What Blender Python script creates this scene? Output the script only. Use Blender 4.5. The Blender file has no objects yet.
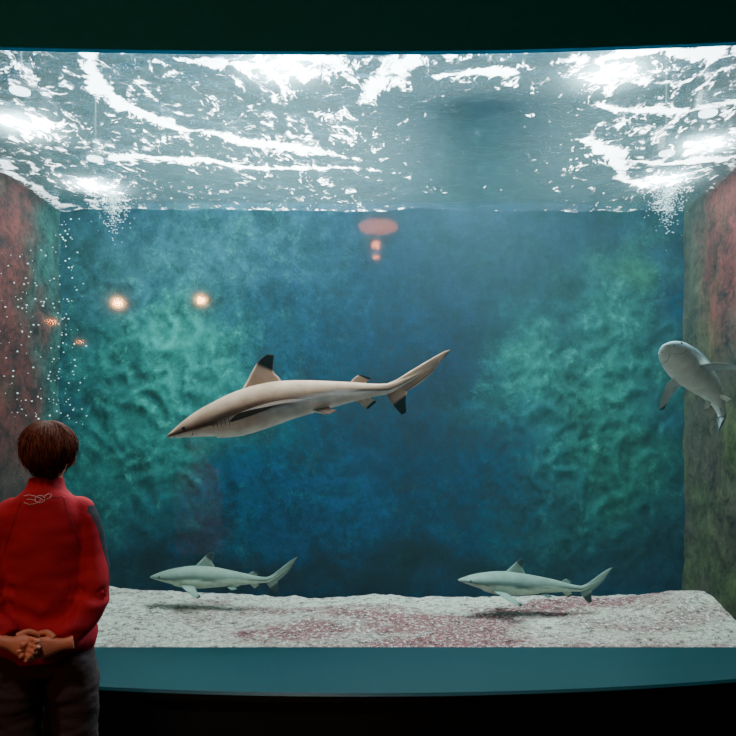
import bpy, bmesh, math, random
from mathutils import Vector, noise, Matrix
from mathutils.bvhtree import BVHTree
random.seed(4)
F=700.0; CX=395.0; CY=430.0; CZ=1.32
D1=3.2; D2=5.6; ZS=CZ+220*D2/F
XL=(60-CX)/F*D2; XR=(684-CX)/F*D2
def W(px,py,D): return Vector(((px-CX)/F*D, D, CZ+(CY-py)/F*D))
def lin(c):
    r=[]
    for v in c[:3]:
        v/=255.0
        r.append(v/12.92 if v<=.04045 else ((v+.055)/1.055)**2.4)
    return tuple(r)+(1.0,)
def sstep(a,b,x):
    t=max(0,min(1,(x-a)/(b-a))); return t*t*(3-2*t)
def lerp(a,b,t): return a+(b-a)*t
col=bpy.context.scene.collection
def link(o,parent=None):
    col.objects.link(o)
    if parent: o.parent=parent
    return o
def empty(name,loc=(0,0,0)):
    e=bpy.data.objects.new(name,None); e.location=loc; e.empty_display_size=.1
    col.objects.link(e); return e
def mesh_obj(name,verts,faces,mats=(),smooth=True,parent=None,cols=None,fm=None,attr='Col'):
    me=bpy.data.meshes.new(name); me.from_pydata([tuple(v) for v in verts],[],faces); me.update()
    for m in mats: me.materials.append(m)
    if smooth: me.polygons.foreach_set('use_smooth',[True]*len(me.polygons))
    if fm: me.polygons.foreach_set('material_index',fm)
    if cols:
        a=me.color_attributes.new(attr,'FLOAT_COLOR','POINT')
        a.data.foreach_set('color',[c for v in cols for c in v])
    o=bpy.data.objects.new(name,me); link(o,parent); return o
# ---------- node helper
class NT:
    def __init__(s,name):
        s.m=bpy.data.materials.new(name); s.m.use_nodes=True; s.t=s.m.node_tree; s.t.nodes.clear()
        s.out=s.n('ShaderNodeOutputMaterial')
    def n(s,ty,**k):
        nd=s.t.nodes.new(ty)
        for a,b in k.items(): setattr(nd,a,b)
        return nd
    def l(s,a,b): s.t.links.new(a,b)
    def math(s,op,a,b=None,clamp=False):
        nd=s.n('ShaderNodeMath',operation=op,use_clamp=clamp)
        for i,v in enumerate((a,b)):
            if v is None: continue
            if isinstance(v,(int,float)): nd.inputs[i].default_value=v
            else: s.l(v,nd.inputs[i])
        return nd.outputs[0]
    def noise(s,scale,detail=4,rough=.55,vec=None,dist=0):
        nd=s.n('ShaderNodeTexNoise'); nd.inputs['Scale'].default_value=scale; nd.inputs['Detail'].default_value=detail
        nd.inputs['Roughness'].default_value=rough; nd.inputs['Distortion'].default_value=dist
        if vec: s.l(vec,nd.inputs['Vector'])
        return nd.outputs['Fac']
    def mapping(s,vec,sc):
        nd=s.n('ShaderNodeMapping'); s.l(vec,nd.inputs[0]); nd.inputs['Scale'].default_value=sc; return nd.outputs[0]
    def mapr(s,v,a,b,c=0,d=1):
        nd=s.n('ShaderNodeMapRange'); s.l(v,nd.inputs[0])
        for i,x in enumerate((a,b,c,d)): nd.inputs[i+1].default_value=x
        return nd.outputs[0]
    def mix(s,f,a,b,blend='MIX'):
        nd=s.n('ShaderNodeMix',data_type='RGBA',blend_type=blend)
        for i,v in ((0,f),(6,a),(7,b)):
            if isinstance(v,(int,float,tuple)): nd.inputs[i].default_value=v
            else: s.l(v,nd.inputs[i])
        return nd.outputs[2]
    def bump(s,h,st=.3,dist=.02):
        nd=s.n('ShaderNodeBump'); nd.inputs['Strength'].default_value=st; nd.inputs['Distance'].default_value=dist
        s.l(h,nd.inputs['Height']); return nd.outputs[0]
    def obj(s): return s.n('ShaderNodeTexCoord').outputs['Object']
    def attr(s,name): return s.n('ShaderNodeAttribute',attribute_name=name).outputs['Color']
    def princ(s,color,rough=.6,normal=None,spec=.4,metal=0):
        p=s.n('ShaderNodeBsdfPrincipled')
        if isinstance(color,tuple): p.inputs['Base Color'].default_value=color
        else: s.l(color,p.inputs['Base Color'])
        if isinstance(rough,(int,float)): p.inputs['Roughness'].default_value=rough
        else: s.l(rough,p.inputs['Roughness'])
        p.inputs['Specular IOR Level'].default_value=spec; p.inputs['Metallic'].default_value=metal
        if normal: s.l(normal,p.inputs['Normal'])
        s.l(p.outputs[0],s.out.inputs[0]); return p
def simple(name,rgb,rough=.6,nscale=40,amt=.15,bump=.1,spec=.4,metal=0):
    t=NT(name); c=lin(rgb); n=t.noise(nscale,4,.6,t.obj())
    k=t.mix(n,tuple(v*(1-amt) for v in c[:3])+(1,),tuple(min(1,v*(1+amt)) for v in c[:3])+(1,))
    t.princ(k,rough,t.bump(n,bump,.005),spec,metal); return t.m
def emis(name,rgb,st):
    t=NT(name); e=t.n('ShaderNodeEmission'); e.inputs[0].default_value=lin(rgb); e.inputs[1].default_value=st
    t.l(e.outputs[0],t.out.inputs[0]); return t.m

# ---------- materials
M_header=simple('dark_teal_paint',(10,180,240),.6,15,.1,.05,.3)
M_sill=simple('teal_sill_paint',(0,42,48),.38,10,.08,.03,.35)
M_black=simple('black_plinth',(12,13,14),.6)
M_floor=simple('dark_carpet',(26,24,26),.8,60,.3,.2)
M_ceil=simple('dark_ceiling',(20,22,24),.8)
M_metal=simple('dark_metal',(40,40,42),.4,30,.1,.05,.5,.6)

# back wall mural
t=NT('painted_rockwork_wall'); ob=t.obj()
ca=t.attr('Col'); n1=t.noise(3.2,10,.76,ob,.25); n2=t.noise(18,8,.85,ob)
f=t.math('ADD',t.mapr(n1,.33,.67,.45,1.5),t.mapr(n2,.38,.64,-.45,.45))
f=t.math('MAXIMUM',f,.1)
c=t.mix(1.0,ca,f,'MULTIPLY')
n3=t.noise(7,12,.88,ob,.2)
lum=t.n('ShaderNodeRGBToBW'); t.l(ca,lum.inputs[0])
lm=t.mapr(lum.outputs[0],.010,.07,.05,1)
fl=t.math('MULTIPLY',t.mapr(n3,.53,.60,0,.45),lm,True)
c=t.mix(fl,c,lin((66,156,138)))
t.princ(c,.85,t.bump(n2,.35,.03),.08); M_mural=t.m
# side wall
t=NT('mossy_rock_wall'); ob=t.obj(); ca=t.attr('Col'); n1=t.noise(6,10,.78,ob,.2); n2=t.noise(30,6,.7,ob)
f=t.math('ADD',t.mapr(n1,.34,.66,.0,1.8),t.mapr(n2,.35,.7,-.4,.4))
t.princ(t.mix(1.0,ca,f,'MULTIPLY'),.8,t.bump(n1,.9,.06),.2); M_rock=t.m
# sand
t=NT('coral_sand'); ob=t.obj()
ca=t.attr('Col'); n2=t.noise(16,8,.92,ob); n3=t.noise(6,8,.85,ob,.3)
n2b=t.noise(34,5,.85,ob)
c=t.mix(t.mapr(n3,.50,.66,0,.5),ca,lin((136,126,106)))
c=t.mix(t.mapr(n2,.505,.55,0,.9),c,lin((70,40,42)))
c=t.mix(t.mapr(n2b,.535,.575,0,.85),c,lin((255,255,248)))
t.princ(c,.9,t.bump(n2,1,.05),.1); M_sand=t.m
# water surface
t=NT('rippled_water_surface'); ob=t.obj(); fa=t.attr('foam_glow'); sp=t.n('ShaderNodeSeparateColor'); t.l(fa,sp.inputs[0])
FA=sp.outputs[0]; TA=sp.outputs[1]; DARKREF=sp.outputs[2]
wv=t.noise(4.0,6,.6,ob,.6); bmp=t.bump(wv,1.0,.09)
g=t.n('ShaderNodeBsdfGlossy'); g.inputs[0].default_value=(.42,.60,.70,1); g.inputs['Roughness'].default_value=.06; t.l(bmp,g.inputs['Normal'])
tr=t.n('ShaderNodeBsdfTransparent'); tr.inputs[0].default_value=(.85,.97,1,1)
tl=t.n('ShaderNodeBsdfTranslucent'); tl.inputs[0].default_value=(.6,.92,.97,1); t.l(bmp,tl.inputs['Normal'])
m1=t.n('ShaderNodeMixShader'); t.l(t.mapr(DARKREF,0,1,.5,.16),m1.inputs[0]); t.l(tr.outputs[0],m1.inputs[1]); t.l(g.outputs[0],m1.inputs[2])  # gloss lowered mid-surface by mask, standing in for a dark reflection
m2=t.n('ShaderNodeMixShader'); t.l(TA,m2.inputs[0]); t.l(m1.outputs[0],m2.inputs[1]); t.l(tl.outputs[0],m2.inputs[2])
ob2=t.mapping(ob,(1,.7,1))
fm1=t.noise(5,6,.6,ob2,1.0)
rid=t.math('ABSOLUTE',t.math('SUBTRACT',fm1,.5))
ridm=t.mapr(rid,.0,.03,.14,0)
big=t.noise(13,7,.65,ob2,.35)
mid_=t.noise(3.0,3,.6,ob2,.3)
tot=t.math('ADD',t.math('ADD',big,ridm),t.math('ADD',t.math('MULTIPLY',FA,.42),t.mapr(mid_,.3,.7,-.10,.10)))
mask=t.mapr(tot,.65,.74)
fo=t.n('ShaderNodeBsdfTranslucent'); fo.inputs[0].default_value=(.95,.94,.96,1)
fd=t.n('ShaderNodeBsdfDiffuse'); fd.inputs[0].default_value=(.85,.86,.88,1)
m3=t.n('ShaderNodeMixShader'); m3.inputs[0].default_value=.3; t.l(fo.outputs[0],m3.inputs[1]); t.l(fd.outputs[0],m3.inputs[2])
m4=t.n('ShaderNodeMixShader'); t.l(mask,m4.inputs[0]); t.l(m2.outputs[0],m4.inputs[1]); t.l(m3.outputs[0],m4.inputs[2])
t.l(m4.outputs[0],t.out.inputs[0]); M_surf=t.m
# water haze
t=NT('aquarium_water_haze'); vs_=t.n('ShaderNodeVolumeScatter'); vs_.inputs['Color'].default_value=(.42,.90,.93,1); vs_.inputs['Density'].default_value=.024; vs_.inputs['Anisotropy'].default_value=.3
t.l(vs_.outputs[0],t.out.inputs['Volume']); M_vol=t.m
# glass
t=NT('acrylic_pane'); g=t.n('ShaderNodeBsdfGlossy'); g.inputs['Roughness'].default_value=.045; g.inputs[0].default_value=(1,1,1,1)
tr=t.n('ShaderNodeBsdfTransparent'); tr.inputs[0].default_value=(.97,1,.99,1)
m=t.n('ShaderNodeMixShader'); m.inputs[0].default_value=.015; t.l(tr.outputs[0],m.inputs[1]); t.l(g.outputs[0],m.inputs[2]); t.l(m.outputs[0],t.out.inputs[0]); M_glass=t.m
# shark
t=NT('shark_skin'); ob=t.obj(); ca=t.attr('Col'); n=t.noise(14,5,.6,ob); n2=t.noise(120,3,.6,ob)
t.princ(t.mix(1.0,ca,t.mapr(n,.3,.7,.8,1.15),'MULTIPLY'),.55,t.bump(n2,.12,.004),.1); M_shark=t.m
M_dark=simple('dark_eye_and_gill',(10,10,12),.2,30,.1,.0,.6)
M_gill=simple('gill_shadow_skin',(80,70,62),.7)

# ---------- room shell
def box(name,a,b,mat,bevel=0,parent=None):
    x0,y0,z0=a;x1,y1,z1=b
    v=[(x0,y0,z0),(x1,y0,z0),(x1,y1,z0),(x0,y1,z0),(x0,y0,z1),(x1,y0,z1),(x1,y1,z1),(x0,y1,z1)]
    f=[(0,3,2,1),(4,5,6,7),(0,1,5,4),(1,2,6,5),(2,3,7,6),(3,0,4,7)]
    return mesh_obj(name,v,f,[mat],False,parent)
RX0,RX1,RY0,CEIL=-4.4,4.2,-4.6,4.6
box('floor',(RX0,RY0,-.1),(RX1,3.16,0),M_floor)
box('ceiling',(RX0,RY0,CEIL),(RX1,5.9,CEIL+.1),M_ceil)
box('wall_left',(RX0-.1,RY0,0),(RX0,3.16,CEIL),M_ceil)
box('wall_right',(RX1,RY0,0),(RX1+.1,3.16,CEIL),M_ceil)
box('wall_rear',(RX0,RY0-.1,0),(RX1,RY0,CEIL),M_ceil)
def front_wall():
    vs=[];fs=[]
    xs=[RX0+(RX1-RX0)*i/80 for i in range(81)]
    def zlow(x):
        px=CX+x*F/3.17; py=46.5+5.5*(1-((px-330)/370)**2)
        py=max(py,20)
        if px>500: py-= (px-500)*.012
        return CZ+(CY-py)/F*3.17
    for y in (3.165,3.195):
        for x in xs: vs.append((x,y,zlow(x)))
        for x in xs: vs.append((x,y,CEIL))
    n=81
    for i in range(80):
        fs.append((i,i+1,n+i+1,n+i)); o=2*n
        fs.append((o+i+1,o+i,o+n+i,o+n+i+1)); fs.append((i,o+i,o+i+1,i+1)); fs.append((n+i+1,o+n+i+1,o+n+i,n+i))
    for (x0,x1) in ((RX0,XL-.0),(XR+.0,RX1)):
        b=len(vs)
        for y in (3.17,3.19):
            vs+= [(x0,y,0),(x1,y,0),(x1,y,3.3),(x0,y,3.3)]
        fs+= [(b,b+1,b+2,b+3),(b+5,b+4,b+7,b+6),(b,b+3,b+7,b+4),(b+1,b+5,b+6,b+2),(b,b+4,b+5,b+1),(b+3,b+2,b+6,b+7)]
    return mesh_obj('wall_front',vs,fs,[M_header],False)
front_wall()
ZL=CZ-217*D1/F
def sill():
    vs=[];fs=[];n=61
    xs=[RX0+(RX1-RX0)*i/(n-1) for i in range(n)]
    def yf(x):
        px=CX+x*F/2.65; py=694-12*((px-360)/360)**2
        py=max(py,668)
        return (CZ-ZL)*F/(py-CY)
    for x in xs:
        y=yf(x)
        vs+=[(x,D1-.003,ZL),(x,y+.01,ZL),(x,y,ZL-.01),(x,y,ZL-.035),(x,y+.03,ZL-.04),(x,y+.03,0.0),(x,D1-.003,0.0)]
    for i in range(n-1):
        for k in range(7):
            a=i*7+k;b=i*7+(k+1)%7;fs.append((a,a+7,b+7,b)[::-1])
    fm=[]
    for i in range(n-1): fm+=[0,0,1,1,1,1,1]
    o=mesh_obj('window_sill',vs,fs,[M_sill,M_black],False,None,None,fm)
    bm=bmesh.new(); bm.from_mesh(o.data); bmesh.ops.recalc_face_normals(bm,faces=bm.faces); bm.to_mesh(o.data); bm.free()
sill()
box('window_1',(XL,D1,ZL-.3),(XR,D1+.002,ZS+.05),M_glass)
box('tank_water',(XL+.06,D1+.02,.16),(XR-.06,D2-.11,ZS-.05),M_vol)
# ---------- tank walls
def ngrid(name,nu,nv,pos,colf,mat,flip=False):
    vs=[];cs=[];fs=[]
    for j in range(nv+1):
        for i in range(nu+1):
            p=pos(i/nu,j/nv); vs.append(p)
            cs.append(colf(p))
    for j in range(nv):
        for i in range(nu):
            a=j*(nu+1)+i; q=(a,a+1,a+nu+2,a+nu+1); fs.append(q[::-1] if flip else q)
    return mesh_obj(name,vs,fs,[mat],True,None,cs)
ZT=CEIL
def fbm(p,o=5): return noise.fractal(p,1.0,2.0,o)
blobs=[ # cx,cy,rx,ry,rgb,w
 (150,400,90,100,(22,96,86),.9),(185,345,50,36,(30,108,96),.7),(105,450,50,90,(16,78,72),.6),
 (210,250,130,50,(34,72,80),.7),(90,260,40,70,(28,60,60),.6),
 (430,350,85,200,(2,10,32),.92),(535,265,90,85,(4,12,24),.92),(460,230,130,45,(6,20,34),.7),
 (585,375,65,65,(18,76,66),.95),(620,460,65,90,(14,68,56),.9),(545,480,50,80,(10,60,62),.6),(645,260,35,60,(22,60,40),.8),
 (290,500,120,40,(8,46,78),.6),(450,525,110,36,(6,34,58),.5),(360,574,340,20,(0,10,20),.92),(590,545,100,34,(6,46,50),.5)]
hc={}
def backpos(u,v):
    x=lerp(XL-.05,XR+.05,u); z=lerp(-.15,ZT,v)
    px=CX+x*125; py=CY-(z-CZ)*125
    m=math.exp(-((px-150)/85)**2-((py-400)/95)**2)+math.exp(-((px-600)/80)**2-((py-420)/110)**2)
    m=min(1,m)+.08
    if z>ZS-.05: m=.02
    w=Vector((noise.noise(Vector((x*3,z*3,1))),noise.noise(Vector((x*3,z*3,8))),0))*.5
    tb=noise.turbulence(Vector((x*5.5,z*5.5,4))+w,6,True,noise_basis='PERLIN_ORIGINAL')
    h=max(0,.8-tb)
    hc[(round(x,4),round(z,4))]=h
    return (x,D2+.01-m*.055*h,z)
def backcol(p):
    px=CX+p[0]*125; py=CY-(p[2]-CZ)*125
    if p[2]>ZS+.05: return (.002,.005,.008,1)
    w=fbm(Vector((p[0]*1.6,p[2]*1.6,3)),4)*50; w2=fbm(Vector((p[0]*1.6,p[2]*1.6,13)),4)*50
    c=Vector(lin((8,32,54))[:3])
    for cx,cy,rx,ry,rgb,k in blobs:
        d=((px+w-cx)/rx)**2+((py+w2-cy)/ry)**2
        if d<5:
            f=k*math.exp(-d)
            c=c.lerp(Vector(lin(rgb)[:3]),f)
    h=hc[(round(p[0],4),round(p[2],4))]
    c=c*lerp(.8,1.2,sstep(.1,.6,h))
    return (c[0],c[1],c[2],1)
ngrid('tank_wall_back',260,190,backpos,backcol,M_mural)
def sidecol_r(p):
    n=fbm(Vector((p[1]*2,p[2]*1.5,5)))
    red=Vector(lin((92,26,26))[:3]); moss=Vector(lin((58,64,28))[:3]); br=Vector(lin((56,44,34))[:3]); te=Vector(lin((16,60,50))[:3])
    zz=p[2]+n*.5
    c=br.lerp(red,sstep(1.6,2.2,zz)*sstep(5.45,5.15,p[1]+n*.2))
    c=c.lerp(moss,max(0,min(1,(n+.15)*1.6))*(1-.6*sstep(1.9,2.4,zz)))
    c=c.lerp(te,.18)
    if p[2]>ZS+.02: c=c*.1
    return (*c,1)
def sidecol_l(p):
    n=fbm(Vector((p[1]*2,p[2]*1.5,9)))
    red=Vector(lin((82,34,30))[:3]); moss=Vector(lin((44,72,56))[:3]); br=Vector(lin((56,42,36))[:3]); te=Vector(lin((24,84,78))[:3])
    c=br.lerp(red,sstep(.6,1.5,p[2]+n*.5))
    c=c.lerp(moss,max(0,min(1,(n+.05)*1.8))*.5); c=c.lerp(te,sstep(5.1,5.5,p[1]+n*.3)*.8)
    if p[2]>ZS+.02: c=c*.1
    return (*c,1)
ngrid('tank_wall_right',70,100,lambda u,v:(XR+.03*fbm(Vector((u*7,v*9,2))),lerp(3.21,D2,u),lerp(-.15,ZT,v)),sidecol_r,M_rock,True)
ngrid('tank_wall_left',70,100,lambda u,v:(XL+.03*fbm(Vector((u*7,v*9,7))),lerp(3.21,D2,u),lerp(-.15,ZT,v)),sidecol_l,M_rock)
def sandpos(u,v):
    x=lerp(XL-.02,XR+.02,u); y=lerp(3.22,D2+.005,v)
    z=-.01+.02*fbm(Vector((x*1.5,y*1.5,1)))+.012*fbm(Vector((x*12,y*12,1)),3)
    z+=.09*math.exp(-((x-XL)/.9)**2)*sstep(4.3,5.4,y)
    z+=.12*math.exp(-((x-2.2)/.45)**2-((y-5.2)/.35)**2)
    return (x,y,z)
def sandcol(p):
    px=CX+p[0]*F/p[1]; py=CY+(CZ)*F/p[1]
    n=fbm(Vector((p[0]*1.3,p[1]*2.5,3)))
    wte=Vector(lin((228,232,212))[:3]); mv=Vector(lin((152,68,80))[:3])
    m=1.2*math.exp(-((px-450)/230)**2)*sstep(596,614,py+n*22)*(.8+n*.8)+.5*max(0,n+.05)
    return (*wte.lerp(mv,max(0,min(.9,m))),1)
ngrid('sand_bed',230,120,sandpos,sandcol,M_sand)
# ---------- water surface
def seg(p,a,b):
    ab=b-a; t_=max(0,min(1,(p-a).dot(ab)/ab.length_squared)); return (p-(a+ab*t_)).length
def S(px,py):
    D=(ZS-CZ)*F/(CY-py); return Vector(((px-CX)/F*D,D))
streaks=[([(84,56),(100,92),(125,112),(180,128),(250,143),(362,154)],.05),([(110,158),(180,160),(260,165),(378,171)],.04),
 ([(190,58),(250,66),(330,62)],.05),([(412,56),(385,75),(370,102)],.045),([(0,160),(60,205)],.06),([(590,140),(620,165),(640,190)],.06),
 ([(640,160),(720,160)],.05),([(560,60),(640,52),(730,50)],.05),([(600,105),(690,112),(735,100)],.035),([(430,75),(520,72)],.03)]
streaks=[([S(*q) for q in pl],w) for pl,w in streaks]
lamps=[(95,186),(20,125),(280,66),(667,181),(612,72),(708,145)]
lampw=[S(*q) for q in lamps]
nu,nv=270,190; vs=[];cs=[];fs=[]
for j in range(nv+1):
    for i in range(nu+1):
        x=lerp(XL-.02,XR+.02,i/nu); y=lerp(3.205,D2+.005,j/nv)
        z=ZS+.022*fbm(Vector((x*1.7,y*2.3,0)),2)+.012*noise.noise(Vector((x*7,y*9,4)))
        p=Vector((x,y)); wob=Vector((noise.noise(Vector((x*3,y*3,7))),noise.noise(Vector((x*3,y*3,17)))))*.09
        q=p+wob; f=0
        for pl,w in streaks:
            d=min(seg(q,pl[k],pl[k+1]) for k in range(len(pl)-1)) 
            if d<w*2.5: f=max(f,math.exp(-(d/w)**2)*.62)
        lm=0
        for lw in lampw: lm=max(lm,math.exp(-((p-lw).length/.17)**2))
        f=max(f,.4*lm)  # foam also put around each lamp to imitate its bright spot
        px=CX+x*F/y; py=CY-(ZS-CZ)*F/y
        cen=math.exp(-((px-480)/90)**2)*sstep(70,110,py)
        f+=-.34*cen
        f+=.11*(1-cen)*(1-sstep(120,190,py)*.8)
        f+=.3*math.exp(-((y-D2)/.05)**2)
        ta=.0+.02*(1-cen)+.12*lm  # lamp glow painted as extra translucency, darker centre as less
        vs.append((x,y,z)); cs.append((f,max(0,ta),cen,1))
for j in range(nv):
    for i in range(nu):
        a=j*(nu+1)+i; fs.append((a,a+1,a+nu+2,a+nu+1))
ws=mesh_obj('water_surface',vs,fs,[M_surf],True,None,cs,None,'foam_glow')

# ---------- lamps above water
M_lens=emis('floodlight_lens',(235,250,255),12)
def cyl(vs,fs,c,r0,r1,z0,z1,n=24):
    b=len(vs)
    for r,z in ((r0,z0),(r1,z1)):
        for i in range(n):
            a=i*2*math.pi/n; vs.append((c[0]+r*math.cos(a),c[1]+r*math.sin(a),c[2]+z))
    for i in range(n): fs.append((b+i,b+(i+1)%n,b+n+(i+1)%n,b+n+i))
    fs.append(tuple(b+i for i in range(n))[::-1]); fs.append(tuple(b+n+i for i in range(n)))
def add_light(name,ty,loc,energy,color,parent=None,**k):
    L=bpy.data.lights.new(name,ty); L.energy=energy; L.color=color
    for a,b in k.items(): setattr(L,a,b)
    o=bpy.data.objects.new(name,L); o.location=loc; link(o,parent); return o
for lw in lampw:
    e=empty('aquarium_floodlight',(lw[0],lw[1],ZS+.2))
    v=[];f=[]; cyl(v,f,(0,0,0),.10,.07,.0,.12); cyl(v,f,(0,0,0),.012,.012,.12,CEIL-ZS-.21); mesh_obj('housing',v,f,[M_metal],False,e)
    v=[];f=[]; cyl(v,f,(0,0,0),.055,.055,-.01,.0); mesh_obj('lens',v,f,[M_lens],False,e)
    add_light('flood_beam','SPOT',(0,0,-.03),120,(.96,.97,1),e,spot_size=math.radians(156),spot_blend=.8,shadow_soft_size=.05)
e=empty('tank_fill_panel',((XL+XR)/2,4.5,4.35))  # added overhead panel, out of view, to light sand and walls
box('fill_panel_body',(-1.6,-.6,0),(1.6,.6,.06),M_metal,0,e)
add_light('fill_panel_light','AREA',(0,0,-.02),820,(.84,.98,.98),e,shape='RECTANGLE',size=3.1,size_y=1.1)
e=empty('belly_fill_strip',(0.1,3.36,4.0))  # added unseen fill strip, brightens the shark's flank and belly
box('fill_strip_body',(-1.9,-.07,.03),(1.9,.07,.09),M_metal,0,e)
sl_=add_light('fill_strip_glow','AREA',(0,0,0),150,(1,.97,.92),e,shape='RECTANGLE',size=3.7,size_y=.12)
sl_.rotation_euler=(Vector((.1,4.1,1.4))-Vector((.1,3.36,4.0))).to_track_quat('-Z','Y').to_euler()

# ---------- sharks
def crom(P,t):
    n=len(P)-1; x=max(0,min(n-1e-6,t*n)); i=int(x); u=x-i
    p1=P[i];p2=P[i+1]; p0=P[i-1] if i>0 else p1*2-p2; p3=P[i+2] if i+2<=n else p2*2-p1
    return .5*((2*p1)+(p2-p0)*u+(2*p0-5*p1+4*p2-p3)*u*u+(3*p1-p0-3*p2+p3)*u*u*u)
def interp(tab,s):
    for k in range(len(tab)-1):
        a=tab[k];b=tab[k+1]
        if s<=b[0]:
            u=(s-a[0])/(b[0]-a[0]); 
            p0=tab[k-1] if k>0 else a; p3=tab[k+2] if k+2<len(tab) else b
            r=[]
            for c in range(1,len(a)):
                m1=(b[c]-p0[c])/(b[0]-p0[0])*(b[0]-a[0]); m2=(p3[c]-a[c])/(p3[0]-a[0])*(b[0]-a[0])
                r.append((2*u**3-3*u*u+1)*a[c]+(u**3-2*u*u+u)*m1+(-2*u**3+3*u*u)*b[c]+(u**3-u*u)*m2)
            return r
    return list(tab[-1][1:])
BODY=[(0,.003,.003,.004),(.012,.010,.009,.018),(.035,.020,.016,.032),(.07,.034,.027,.046),(.12,.050,.043,.058),(.18,.063,.062,.066),(.26,.075,.078,.070),(.36,.076,.078,.066),
 (.46,.066,.066,.056),(.56,.052,.050,.042),(.66,.036,.033,.028),(.74,.023,.021,.018),(.80,.020,.016,.011),(.86,.014,.010,.006),(.93,.006,.005,.003),(.975,.002,.002,.001)]
def shark(name,spine,top,mid,belly,roll=0,fold=1.0,sweep=1.0,girth=1.0,tip=(.006,.006,.007),pcol=None,pup=0):
    P=[W(*q) for q in spine]; N=400
    L=sum((crom(P,(i+1)/N)-crom(P,i/N)).length for i in range(N))
    cache={}
    def frame(s):
        k=round(s,4)
        if k in cache: return cache[k]
        p=crom(P,s); T=(crom(P,min(1,s+.01))-crom(P,max(0,s-.01))).normalized()
        U=Vector((0,0,1)); U=(U-T*U.dot(T)).normalized(); La=T.cross(U)
        if roll:
            R=Matrix.Rotation(roll,3,T); U=R@U; La=R@La
        cache[k]=(p,T,U*(L*girth),La*(L*girth)); return cache[k]
    def M(s,lat,up):
        e=s-1 if s>1 else (s if s<0 else 0)
        p,T,U,La=frame(min(1,max(0,s))); return p+T*(e*L)+La*lat+U*up
    vs=[];fs=[];cs=[];fm=[]
    top=Vector(lin(top)[:3]);mid=Vector(lin(mid)[:3]);belly=Vector(lin(belly)[:3]);blk=Vector(tip)
    axis=lambda s: .115*max(0,(s-.78)/.22)**1.3
    nr,ns=130,40
    for i in range(nr+1):
        s=.975*(i/nr)**1.15
        t_,b_,w_=interp(BODY,s)
        for k in range(ns):
            a=2*math.pi*k/ns; ca=math.cos(a);sa=math.sin(a)
            x=math.copysign(abs(ca)**.92,ca)*w_; z=math.copysign(abs(sa)**.95,sa)*(t_ if sa>0 else b_)
            if sa<0 and s<.16: z*=.9
            vs.append(M(s,x,z+axis(s)))
            fsa=sa+.10*math.sin(s*17)+.05*noise.noise(Vector((s*20,sa*2,1)))
            c=belly.lerp(mid,sstep(-.26,-.14,fsa)); c=c.lerp(top,sstep(.05,.3,fsa)*.9)
            if .42<s<.7:
                c=c.lerp(belly,.75*sstep(.42,.5,s)*sstep(.7,.6,s)*math.exp(-((fsa+.05)/.13)**2))
            cs.append((*c,1))
    for i in range(nr):
        for k in range(ns):
            a=i*ns+k;b=i*ns+(k+1)%ns; fs.append((a,b,b+ns,a+ns)); fm.append(0)
    fs.append(tuple(range(ns))[::-1]);fm.append(0); fs.append(tuple(nr*ns+k for k in range(ns)));fm.append(0)
    def fin(secs,thick,tipblack,nrm,c0,c1,rows=20,cols=12,margin=0):
        LE=[Vector(q[0]) for q in secs];TE=[Vector(q[1]) for q in secs]; b=len(vs); nrm=Vector(nrm)
        for r in range(rows+1):
            v=r/rows; le=crom(LE,v);te=crom(TE,v); th=thick*(1-v)**.7+.0006
            for side in (1,-1):
                for k in range(cols+1):
                    u=k/cols; pr=max(0,2.6*(math.sqrt(u)*.30-.12*u-.18*u*u))
                    q=le.lerp(te,u)+nrm*(side*th*pr*2)
                    vs.append(M(*q))
                    f=sstep(tipblack-.06,tipblack+.06,v+.12*(u-.5)) if tipblack<1 else 0
                    if margin and u>.86 and v>.1: f=max(f,margin)
                    base=(Vector(c0) if side==1 else Vector(c1))
                    cs.append((*base.lerp(blk,f),1))
        W2=2*(cols+1)
        for r in range(rows):
            for sd in (0,1):
                for k in range(cols):
                    a=b+r*W2+sd*(cols+1)+k; q=(a,a+1,a+1+W2,a+W2); fs.append(q if sd else q[::-1]); fm.append(0)
            a=b+r*W2; fs.append((a,a+W2,a+W2+cols+1,a+cols+1));fm.append(0)
            a=b+r*W2+cols; fs.append((a,a+cols+1,a+W2+cols+1,a+W2));fm.append(0)
        a=b+rows*W2
        for k in range(cols): fs.append((a+k,a+k+1,a+cols+2+k,a+cols+1+k));fm.append(0)
    dk=top*.85
    fin([((.275,0,.055),(.425,0,.055)),((.318,0,.095),(.422,0,.080)),((.350,0,.130),(.408,0,.105)),((.372,0,.155),(.412,0,.135)),((.400,0,.172),(.420,0,.165))],.010,.58,(0,1,0),dk,dk)
    fin([((.645,0,.025),(.705,0,.022)),((.665,0,.048),(.710,0,.034)),((.688,0,.062),(.728,0,.044))],.005,.8,(0,1,0),dk,dk)
    fin([((.655,0,-.020),(.715,0,-.016)),((.680,0,-.045),(.722,0,-.030)),((.705,0,-.066),(.738,0,-.042))],.005,.8,(0,1,0),belly*.8,belly*.8)
    SW=lambda s: .205+(s-.205)*sweep if s>.31 or sweep==1 else s
    pc=Vector(lin(pcol)[:3]) if pcol else top
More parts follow.
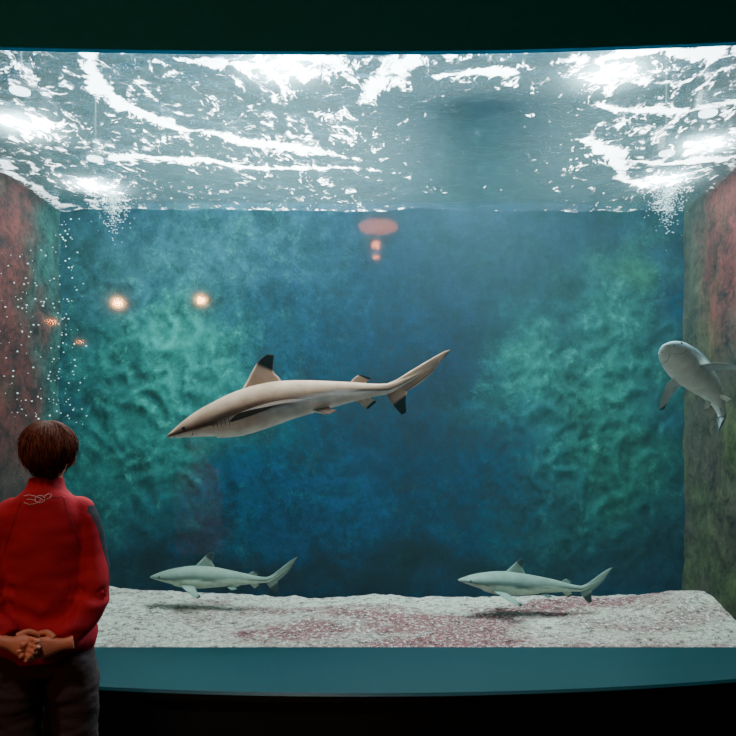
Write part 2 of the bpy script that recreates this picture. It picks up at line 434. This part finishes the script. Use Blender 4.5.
    for sd in (1,-1):
        u0=pup
        fin([((.205,sd*.050,-.045+u0),(.300,sd*.052,-.048+u0)),((lerp(.24,.26,sweep-1),sd*.100,-.062*fold+u0),(SW(.315),sd*.085,-.060*fold+u0)),((lerp(.29,.36,sweep-1),sd*.150,-.088*fold+u0),(SW(.335),sd*.125,-.078*fold+u0)),((lerp(.345,.46,sweep-1),sd*.185,-.108*fold+u0),(SW(.372),sd*.172,-.100*fold+u0))],.007,.88,(0,0,1),pc,pc if pcol else belly)
        fin([((.505,sd*.022,-.045),(.565,sd*.018,-.040)),((.535,sd*.045,-.060),(.582,sd*.030,-.053)),((.565,sd*.058,-.070),(.600,sd*.042,-.060))],.004,.9,(0,0,1),mid,belly)
    fin([((.765,0,.016),(.775,0,-.016)),((.815,0,.034),(.840,0,-.014)),((.87,0,.066),(.890,0,.012)),((.93,0,.100),(.945,0,.056)),((.985,0,.128),(.975,0,.094)),((1.015,0,.138),(1.0,0,.118))],.008,.93,(0,1,0),dk,dk,26,12,.6)
    fin([((.765,0,.006),(.855,0,.012)),((.780,0,-.030),(.852,0,-.008)),((.800,0,-.062),(.846,0,-.040)),((.828,0,-.094),(.848,0,-.085))],.007,.55,(0,1,0),dk,dk)
    def blob(c,r,mi,n=10):
        b=len(vs)
        for i in range(n+1):
            for k in range(n):
                th=math.pi*i/n;ph=2*math.pi*k/n
                vs.append(M(c[0]+r*math.cos(th),c[1]+.6*r*math.sin(th)*math.cos(ph),c[2]+r*math.sin(th)*math.sin(ph))); cs.append((0,0,0,1))
        for i in range(n):
            for k in range(n):
                fs.append((b+i*n+k,b+i*n+(k+1)%n,b+(i+1)*n+(k+1)%n,b+(i+1)*n+k)); fm.append(mi)
    def surfpt(s,a,off=1.0):
        t_,b_,w_=interp(BODY,s); ca=math.cos(a);sa=math.sin(a)
        return (s,math.copysign(abs(ca)**.92,ca)*w_*off,math.copysign(abs(sa)**.95,sa)*(t_ if sa>0 else b_)*off)
    def strip(pts,wd,mi):
        b=len(vs)
        for q in pts:
            for ds in (-wd,wd):
                vs.append(M(q[0]+ds,q[1],q[2])); cs.append((.02,.02,.02,1))
        for i in range(len(pts)-1): fs.append((b+2*i,b+2*i+1,b+2*i+3,b+2*i+2)); fm.append(mi)
    for sd in (0,1):
        an=lambda a: a if sd==0 else math.pi-a
        q=surfpt(.072,an(.18),.96); blob(q,.0075,1)
        for g in range(5):
            s=.168+g*.013
            strip([surfpt(s+.004*math.sin(k/8*math.pi),an(-.38+.6*k/8),1.012) for k in range(9)],.0010,2)
        strip([surfpt(.045+.05*(1-(1-k/8)**2),an(-1.5+1.05*k/8),1.02) for k in range(9)],.0016,1)
        q=surfpt(.028,an(-.6),1.0); blob(q,.003,1)
    o=mesh_obj(name,vs,fs,[M_shark,M_dark,M_gill],True,None,cs,fm)
    bm=bmesh.new(); bm.from_mesh(o.data); bmesh.ops.recalc_face_normals(bm,faces=bm.faces); bm.to_mesh(o.data); bm.free()
    return o
shark('blacktip_reef_shark',[(167,437,3.62),(222,419,3.66),(278,402,3.72),(336,394,3.78),(393,389,3.82),(447,388,3.80)],(182,146,122),(98,70,56),(255,248,238),.0,.30,2.0,1.0,(.003,.003,.003),(66,46,38),.016)
gt=(.012,.02,.02)  # far sharks: water haze tint put into skin colours and fin tips
shark('blacktip_reef_shark',[(150,577,5.1),(180,577,5.12),(210,577,5.15),(240,579,5.15),(270,580,5.12),(299,577,5.05)],(102,120,108),(74,92,82),(174,196,176),0,1,1,.95,gt)
shark('blacktip_reef_shark',[(458,580,4.95),(489,582,4.98),(520,584,5.02),(552,586,5.05),(584,589,5.05),(613,588,5.0)],(102,122,112),(74,92,86),(174,196,178),0,1,1,.95,gt)
shark('blacktip_reef_shark',[(665,345,3.80),(681,361,4.02),(700,377,4.24),(715,396,4.42),(722,420,4.48),(712,448,4.34)],(120,136,140),(110,130,134),(225,232,226),-.45,.8,1,1.12,(.02,.03,.03),(180,195,195))

# ---------- bubbles
M_bub=simple('air_bubble_film',(225,245,245),.15,10,.02,0,.8)
def bubbles(name,pts):
    vs=[];fs=[]; bm=bmesh.new(); bmesh.ops.create_icosphere(bm,subdivisions=1,radius=1); bv=[tuple(v.co) for v in bm.verts]; bf=[[v.index for v in f.verts] for f in bm.faces]; bm.free()
    for p,r in pts:
        b=len(vs)
        for v in bv: vs.append((p[0]+v[0]*r,p[1]+v[1]*r,p[2]+v[2]*r*.8))
        for f in bf: fs.append([b+i for i in f])
    return mesh_obj(name,vs,fs,[M_bub])
pts=[]
for (px,sp_,n) in ((64,9,110),(18,14,60),(40,14,50)):
    for i in range(n):
        py=random.uniform(215,425) if px==64 else random.uniform(250,420)
        D=random.uniform(4.95,5.2) if px==64 else random.uniform(4.2,4.7)
        pts.append((W(px+random.gauss(0,sp_),py,D),random.uniform(.002,.0075)))
pts=[q for q in pts if XL+.06<q[0][0]]
for lw in (lampw[0],lampw[3]):  # dense bubble clusters imitate the misty glow plumes below two lamps
    for i in range(800):
        z=abs(random.gauss(0,.12)); d=abs(random.gauss(0,.055))*(1.4-z*2); a=random.uniform(0,6.28)
        x=lw[0]+(.13 if lw[0]<0 else 0)+d*math.cos(a)
        if XL+.06<x<XR-.06: pts.append((Vector((x,lw[1]+d*math.sin(a),ZS-.05-z)),random.uniform(.0015,.0045)))
bubbles('air_bubbles',pts)

# ---------- room lamps (their reflections show in the pane)
M_bulb=emis('warm_bulb',(255,180,100),450)
M_bulb2=emis('warm_dome',(255,120,70),17)
M_bulb3=emis('dim_warm_bulb',(255,135,65),75)
Y0=-2.5; DV=2*D1-Y0
def pend(px,py,r,mat,energy=0,flat=.8):
    x=(px-CX)/F*DV; z=CZ+(CY-py)/F*DV
    e=empty('pendant_lamp',(x,Y0,z))
    v=[];f=[];n=16
    for i in range(n//2+1):
        for k in range(n):
            th=math.pi*i/(n//2);ph=2*math.pi*k/n; v.append((r*math.sin(th)*math.cos(ph),r*math.sin(th)*math.sin(ph),flat*r*math.cos(th)))
    for i in range(n//2):
        for k in range(n): f.append((i*n+k,(i+1)*n+k,(i+1)*n+(k+1)%n,i*n+(k+1)%n))
    mesh_obj('bulb',v,f,[mat],True,e)
    v=[];f=[]; cyl(v,f,(0,0,0),r*1.15,r*.4,flat*r*.9,flat*r+.06); cyl(v,f,(0,0,0),.008,.008,flat*r+.05,CEIL-z); mesh_obj('shade',v,f,[M_metal],False,e)
pend(118,303,.06,M_bulb); pend(201,300,.055,M_bulb); pend(378,227,.25,M_bulb2,0,.28); pend(376,245,.055,M_bulb3); pend(376,257,.04,M_bulb3,0,.5)
pend(31,252,.05,M_bulb3); pend(25,291,.06,M_bulb3,0,.4); pend(52,322,.07,M_bulb3,0,.4); pend(80,342,.05,M_bulb3,0,.3)
pend(733,252,.06,M_bulb3); pend(733,282,.05,M_bulb3)
e=empty('boy_fill_spot',(-1.0,.3,CEIL))  # added unseen spotlight, brightens the boy's back
v=[];f=[]; cyl(v,f,(0,0,0),.06,.05,-.16,0); mesh_obj('can',v,f,[M_metal],False,e)
sp=add_light('boy_fill_beam','SPOT',(0,0,-.18),215,(1,.88,.8),e,spot_size=math.radians(36),spot_blend=.9,shadow_soft_size=.12)
sp.rotation_euler=(Vector((-1.13,2.3,.66))-Vector((-1.0,.3,CEIL-.18))).to_track_quat('-Z','Y').to_euler()

# ---------- boy
BX,BY=-1.146,2.3
boy=empty('boy',(BX,BY,0)); boy.rotation_euler=(0,0,math.radians(17))
def tube(vs,fs,pts,ref=Vector((0,1,0)),n=20,sub=6):
    P=[Vector(p[:3]) for p in pts]; R=[Vector((p[3],p[4],0)) for p in pts]; m=(len(P)-1)*sub; b=len(vs)
    for i in range(m+1):
        t_=i/m; p=crom(P,t_); r=crom(R,t_); T=(crom(P,min(1,t_+.01))-crom(P,max(0,t_-.01))).normalized()
        B=(ref-T*ref.dot(T)).normalized(); A=T.cross(B)
        for k in range(n):
            a=2*math.pi*k/n; vs.append(p+A*(math.cos(a)*max(r[0],.001))+B*(math.sin(a)*max(r[1],.001)))
    for i in range(m):
        for k in range(n):
            a=b+i*n+k;c=b+i*n+(k+1)%n; fs.append((a,c,c+n,a+n))
    fs.append(tuple(b+k for k in range(n))[::-1]); fs.append(tuple(b+m*n+k for k in range(n)))
def ell(vs,fs,c,r,n=20,rot=None):
    b=len(vs)
    for i in range(1,n):
        for k in range(n):
            th=math.pi*i/n;ph=2*math.pi*k/n
            q=Vector((r[0]*math.sin(th)*math.cos(ph),r[1]*math.sin(th)*math.sin(ph),r[2]*math.cos(th)))
            if rot: q=rot@q
            vs.append(Vector(c)+q)
    for i in range(n-2):
        for k in range(n): fs.append((b+i*n+k,b+(i+1)*n+k,b+(i+1)*n+(k+1)%n,b+i*n+(k+1)%n))
    fs.append(tuple(b+k for k in range(n))); fs.append(tuple(b+(n-2)*n+k for k in range(n))[::-1])
def remesh(name,vs,fs,voxel,mats,parent,smooth=4):
    me=bpy.data.meshes.new('tmp'); me.from_pydata([tuple(v) for v in vs],[],fs); me.update()
    bm=bmesh.new(); bm.from_mesh(me); bmesh.ops.recalc_face_normals(bm,faces=bm.faces); bm.to_mesh(me); bm.free()
    o=bpy.data.objects.new('tmp',me); col.objects.link(o)
    r=o.modifiers.new('r','REMESH'); r.mode='VOXEL'; r.voxel_size=voxel
    if smooth:
        s=o.modifiers.new('s','SMOOTH'); s.factor=.5; s.iterations=smooth
    dg=bpy.context.evaluated_depsgraph_get(); dg.update()
    m2=bpy.data.meshes.new_from_object(o.evaluated_get(dg)); bpy.data.objects.remove(o)
    m2.name=name; m2.materials.clear()
    for m in mats: m2.materials.append(m)
    m2.polygons.foreach_set('use_smooth',[True]*len(m2.polygons))
    ob=bpy.data.objects.new(name,m2); link(ob,parent); return ob
t=NT('red_fleece'); ob=t.obj(); n=t.noise(180,3,.6,ob); n2=t.noise(7,2,.5,ob)
t.princ(t.mix(t.mapr(n2,.3,.7),lin((152,20,36)),lin((178,36,48))),.8,t.bump(n,.3,.004),.15); M_red=t.m
M_grey=simple('charcoal_panel',(44,38,48),.75,120,.2,.2,.2)
M_trou=simple('dark_grey_cotton',(64,52,54),.85,140,.2,.3,.15)
M_skin=simple('skin',(200,124,96),.5,20,.08,.05,.4)
M_white=simple('white_embroidery',(235,225,225),.6)
M_shoe=simple('black_shoe',(24,24,26),.5)
M_eyew=simple('eye_white',(235,235,230),.2,10,.02,0)
t=NT('auburn_hair'); n=t.noise(190,3,.8,t.mapping(t.obj(),(1,1,.10)))
t.princ(t.mix(t.mapr(n,.38,.62),lin((30,12,8)),lin((120,60,40))),.65,None,.12); M_hair=t.m
vs=[];fs=[]
tube(vs,fs,[(0,0,.575,.146,.092),(0,0,.62,.154,.098),(0,0,.72,.148,.095),(0,0,.84,.140,.092),(0,0,.95,.144,.094),(0,0,1.03,.138,.088),(0,0,1.08,.112,.076),(0,.002,1.112,.076,.064),(0,.004,1.14,.057,.056),(0,.006,1.165,.053,.055)],n=40)
for sd,el,cu in ((-1,(-.152,-.035,.81),(-.090,-.112,.674)),(1,(.152,-.035,.80),(.063,-.118,.652))):
    sh=(sd*.104,0,1.052)
    m1=(sd*.138,-.012,.95)
    m2=((el[0]*.62+cu[0]*.38)+sd*.012,el[1]*.55+cu[1]*.45,el[2]*.5+cu[2]*.5-.008)
    tube(vs,fs,[(sd*.08,0,1.06,.03,.03),(*sh,.047,.048),(*m1,.045,.052),(*el,.048,.052),(*m2,.046,.044),(*cu,.036,.034)],n=24)
jk=remesh('jacket',vs,fs,.006,[M_red,M_grey],boy,5)
me=jk.data
for v in me.vertices:
    p=v.co; nrm=v.normal
    d=.006*noise.fractal(Vector((p.x*7,p.y*7,p.z*14)),1,2,2)
    d+=.006*math.sin(p.z*60+noise.noise(p*9)*5)*math.exp(-((p.z-.78)/.06)**2)*(abs(p.x)>.08)
    d+=.006*math.sin((p.z-abs(p.x)*.8)*60+noise.noise(p*7)*4)*math.exp(-((p.z-.68)/.10)**2)
    if p.z<.605: d-=.004
    v.co=p+nrm*d
for f in me.polygons:
    c=f.center
    ax=lerp(.104,.140,sstep(1.06,.9,c.z))
    if abs(c.x)>ax+.024 and .76<c.z<1.07 and -.045<c.y<.03: f.material_index=1
bv=BVHTree.FromPolygons([v.co for v in me.vertices],[tuple(f.vertices) for f in me.polygons])
def on_back(x,z,off=.0015):
    h=bv.ray_cast(Vector((x,-1,z)),Vector((0,1,0)))
    return (h[0] if h[0] else Vector((x,-.1,z)))+Vector((0,-off,0))
def curveobj(name,polys,bev,mat,parent,res=1):
    cu=bpy.data.curves.new(name,'CURVE'); cu.dimensions='3D'; cu.bevel_depth=bev; cu.bevel_resolution=res
    for pl in polys:
        s=cu.splines.new('POLY'); s.points.add(len(pl)-1)
        for i,q in enumerate(pl):
            s.points[i].co=(q[0],q[1],q[2],1)
            if len(q)>3: s.points[i].radius=q[3]
    cu.materials.append(mat); o=bpy.data.objects.new(name,cu); link(o,parent); return o
lg=[]
def lx(px): return (px-45)*.003286
def lz(py): return CZ+(CY-py-3)*.003286
def pl(pts): lg.append([on_back(lx(a),lz(b)) for a,b in pts])
pl([(28,491),(33,490),(38,491),(43,493),(46,495)]); pl([(29,497),(34,499),(40,498),(44,495)]); pl([(43+4.5*math.cos(a*.5),494+3.4*math.sin(a*.5)) for a in range(13)])
pl([(47,491),(50,489),(53,490),(52,493),(49,494)]); pl([(31,494),(35,494),(39,495)])
curveobj('embroidered_logo',lg,.0007,M_white,boy)
se=[[on_back(x*.004-.056+0,1.108-.006*math.cos((x*.004-.056)*20),.0005) for x in range(29)]]
for sd in (1,-1): se.append([on_back(sd*lerp(.06,.112,k/14),lerp(1.10,.93,(k/14)),.0003) for k in range(15)])
curveobj('jacket_seams',se,.0010,simple('dark_red_thread',(90,8,16),.8),boy)
vs=[];fs=[]
tube(vs,fs,[(0,0,.53,.10,.08),(0,0,.58,.142,.090),(0,0,.66,.135,.085)],n=32)
for sd in (1,-1):
    tube(vs,fs,[(sd*.066,0,.61,.07,.08),(sd*.078,0,.52,.080,.088),(sd*.088,.005,.32,.073,.072),(sd*.090,-.005,.18,.064,.066),(sd*.090,-.005,.05,.062,.068)],n=24)
tr_=remesh('trousers',vs,fs,.007,[M_trou],boy,3)
for v in tr_.data.vertices:
    p=v.co; v.co=p+v.normal*.009*noise.fractal(Vector((p.x*8,p.y*8,p.z*18)),1,2,3)
vs=[];fs=[]
for sd in (1,-1):
    tube(vs,fs,[(sd*.086,-.075,.035,.025,.03),(sd*.086,-.05,.04,.036,.038),(sd*.088,.03,.036,.038,.034),(sd*.092,.10,.028,.040,.026),(sd*.092,.14,.022,.022,.018)],ref=Vector((0,0,1)),n=20)
o=remesh('shoes',vs,fs,.005,[M_shoe],boy,3)
mz=min(v.co.z for v in o.data.vertices)
for v in o.data.vertices: v.co.z=max(v.co.z-mz,0)
Rz=Matrix.Rotation(math.radians(4),3,'Z'); HC=Vector((.006,.010,1.243))
vs=[];fs=[]
ell(vs,fs,(0,-.008,.012),(.070,.084,.082),28)
ell(vs,fs,(0,.020,-.040),(.050,.054,.058),24)
ell(vs,fs,(0,.052,-.082),(.022,.020,.016),14)
ell(vs,fs,(.036,.05,-.035),(.022,.022,.022),12); ell(vs,fs,(-.036,.05,-.035),(.022,.022,.022),12)
tube(vs,fs,[(0,.070,.0,.006,.007),(0,.080,-.018,.008,.008),(0,.088,-.030,.011,.009)],n=12)
ell(vs,fs,(0,.074,-.056),(.018,.006,.004),12); ell(vs,fs,(0,.073,-.063),(.015,.006,.005),12)
for sd in (1,-1):
    tube(vs,fs,[(sd*.068,-.006,-.042,.005,.006),(sd*.075,-.014,-.026,.005,.010),(sd*.079,-.018,-.010,.005,.013),(sd*.075,-.012,.006,.004,.009)],n=12)
    ell(vs,fs,(sd*.028,.072,.006),(.016,.006,.004),12)
tube(vs,fs,[(0,-.008,-.13,.046,.046),(0,-.008,-.09,.042,.042),(0,-.006,-.05,.042,.045)],n=24)
vs=[HC+Rz@Vector(v) for v in vs]
remesh('head',vs,fs,.004,[M_skin],boy,3)
vs=[];fs=[];fm=[]
for sd in (1,-1): ell(vs,fs,HC+Rz@Vector((sd*.028,.069,-.006)),(.011,.008,.008),12)
mesh_obj('eyes',vs,fs,[M_eyew],True,boy)
vs=[];fs=[]
for sd in (1,-1): ell(vs,fs,HC+Rz@Vector((sd*.028,.0755,-.006)),(.0045,.003,.0045),10)
mesh_obj('irises',vs,fs,[M_dark],True,boy)
def hairpt(az,pol,k):
    q=Vector((math.sin(az)*math.sin(pol),math.cos(az)*math.sin(pol),math.cos(pol)))
    r=Vector((.076,.089,.086))*k
    p=Vector((q.x*r.x,q.y*r.y-.008,q.z*r.z+.014))
    if q.z<0: 
        w=-q.z; p.x*=1-.30*w*w-.06*w
        if q.y<0: p.z-=.034*w; p.y+=.045*w*w
    return p
def maxpol(az):
    fr=math.cos(az)
    if fr>.35: return math.radians(lerp(88,72,(fr-.35)/.65))
    if fr>-.2: return math.radians(lerp(102,88,(fr+.2)/.55))
    return math.radians(lerp(146,102,((fr+1)/.8)**.9))
vs=[];fs=[];nA,nP=48,20
for j in range(nP+1):
    for i in range(nA):
        az=2*math.pi*i/nA; pol=maxpol(az)*j/nP
        k=1.03+.02*noise.noise(Vector((math.sin(az)*3,math.cos(az)*3,j*.12)))-(.07 if j==nP else 0)
        vs.append(HC+Rz@hairpt(az,max(pol,.01),k))
for j in range(nP):
    for i in range(nA): fs.append((j*nA+i,(j+1)*nA+i,(j+1)*nA+(i+1)%nA,j*nA+(i+1)%nA))
mesh_obj('hair_base',vs,fs,[M_hair],True,boy)
polys=[]
for i in range(1900):
    az=random.uniform(0,2*math.pi); mp=maxpol(az)*random.uniform(.68,1.05)
    st=random.choice([.04,.2,.4,.6,.7])*mp+random.uniform(0,.12); swirl=random.uniform(-.3,.5); layer=random.uniform(1.03,1.10)
    cl=noise.noise(Vector((math.sin(az)*7,math.cos(az)*7,st*4)))*.14
    fly=.14*random.random()**3
    P=[]
    for k in range(8):
        u=k/7; pol=lerp(st,mp,u)
        a2=az+swirl*(1-u)+.14*noise.noise(Vector((az*6,u*3,0)))
        kk=layer+cl*u+.012*math.sin(u*math.pi)+(.03*random.random()*u**4)+fly*u*u
        if k==0: kk=layer-.02
        q=HC+Rz@hairpt(a2,pol,kk); P.append((q.x,q.y,q.z,1.3*(1-u**3*.85)))
    polys.append(P)
curveobj('hair_strands',polys,.0016,M_hair,boy,0)
def hand(name,wr,d,n,sg,curl,spread=.0158):
    d=Vector(d).normalized(); n=Vector(n); n=(n-d*n.dot(d)).normalized(); s=d.cross(n)*sg; wr=Vector(wr)
    vs=[];fs=[]
    def T(pts,ref=n,nn=14): tube(vs,fs,[(*p,a,b) for p,a,b in pts],ref,nn,5)
    T([(wr-d*.035,.021,.017),(wr,.020,.016),(wr+d*.025,.028,.015),(wr+d*.05,.033,.013),(wr+d*.070,.031,.010)])
    ln=[.052,.060,.056,.044]
    for i in range(4):
        b=wr+d*(.060-.004*abs(i-1.3))+s*((1.5-i)*spread)
        pts=[(b,.0085,.008)]; dr=d.copy(); p=b.copy()
        for j,fr in enumerate((.46,.30,.24)):
            dr=(Matrix.Rotation(-curl[j],3,n.cross(d)) @ dr)
            p=p+dr*(ln[i]*fr+.006); pts.append((p.copy(),.0082-.0008*j,.0078-.0008*j))
        T(pts)
    b=wr+d*.018+s*.022; q=(d*.65+s*.65-n*.3).normalized()
    T([(b,.012,.010),(b+q*.028,.0095,.009),(b+q*.028+(d*.95+s*.05-n*.3).normalized()*.024,.0085,.008),(b+q*.028+(d*.95-s*.15-n*.4).normalized()*.042,.0065,.006)])
    return remesh(name,vs,fs,.0022,[M_skin],boy,2)
hand('hand_right',(.066,-.136,.650),(-1,-.02,-.10),(0,-1,.1),1,(.35,.45,.4))
hand('hand_left',(-.082,-.138,.668),(1,-.22,-.26),(0,-1,.25),-1,(.45,.7,.5))

# ---------- camera + world
cam=bpy.data.cameras.new('camera'); cam.lens=F/736*36; cam.sensor_width=36; cam.shift_x=-(CX-368)/736; cam.shift_y=(CY-368)/736
co=bpy.data.objects.new('camera',cam); co.location=(0,0,CZ); co.rotation_euler=(math.radians(90),0,0); col.objects.link(co)
bpy.context.scene.camera=co
w=bpy.data.worlds.new('world'); w.use_nodes=True; w.node_tree.nodes['Background'].inputs[0].default_value=(.01,.012,.014,1); bpy.context.scene.world=w
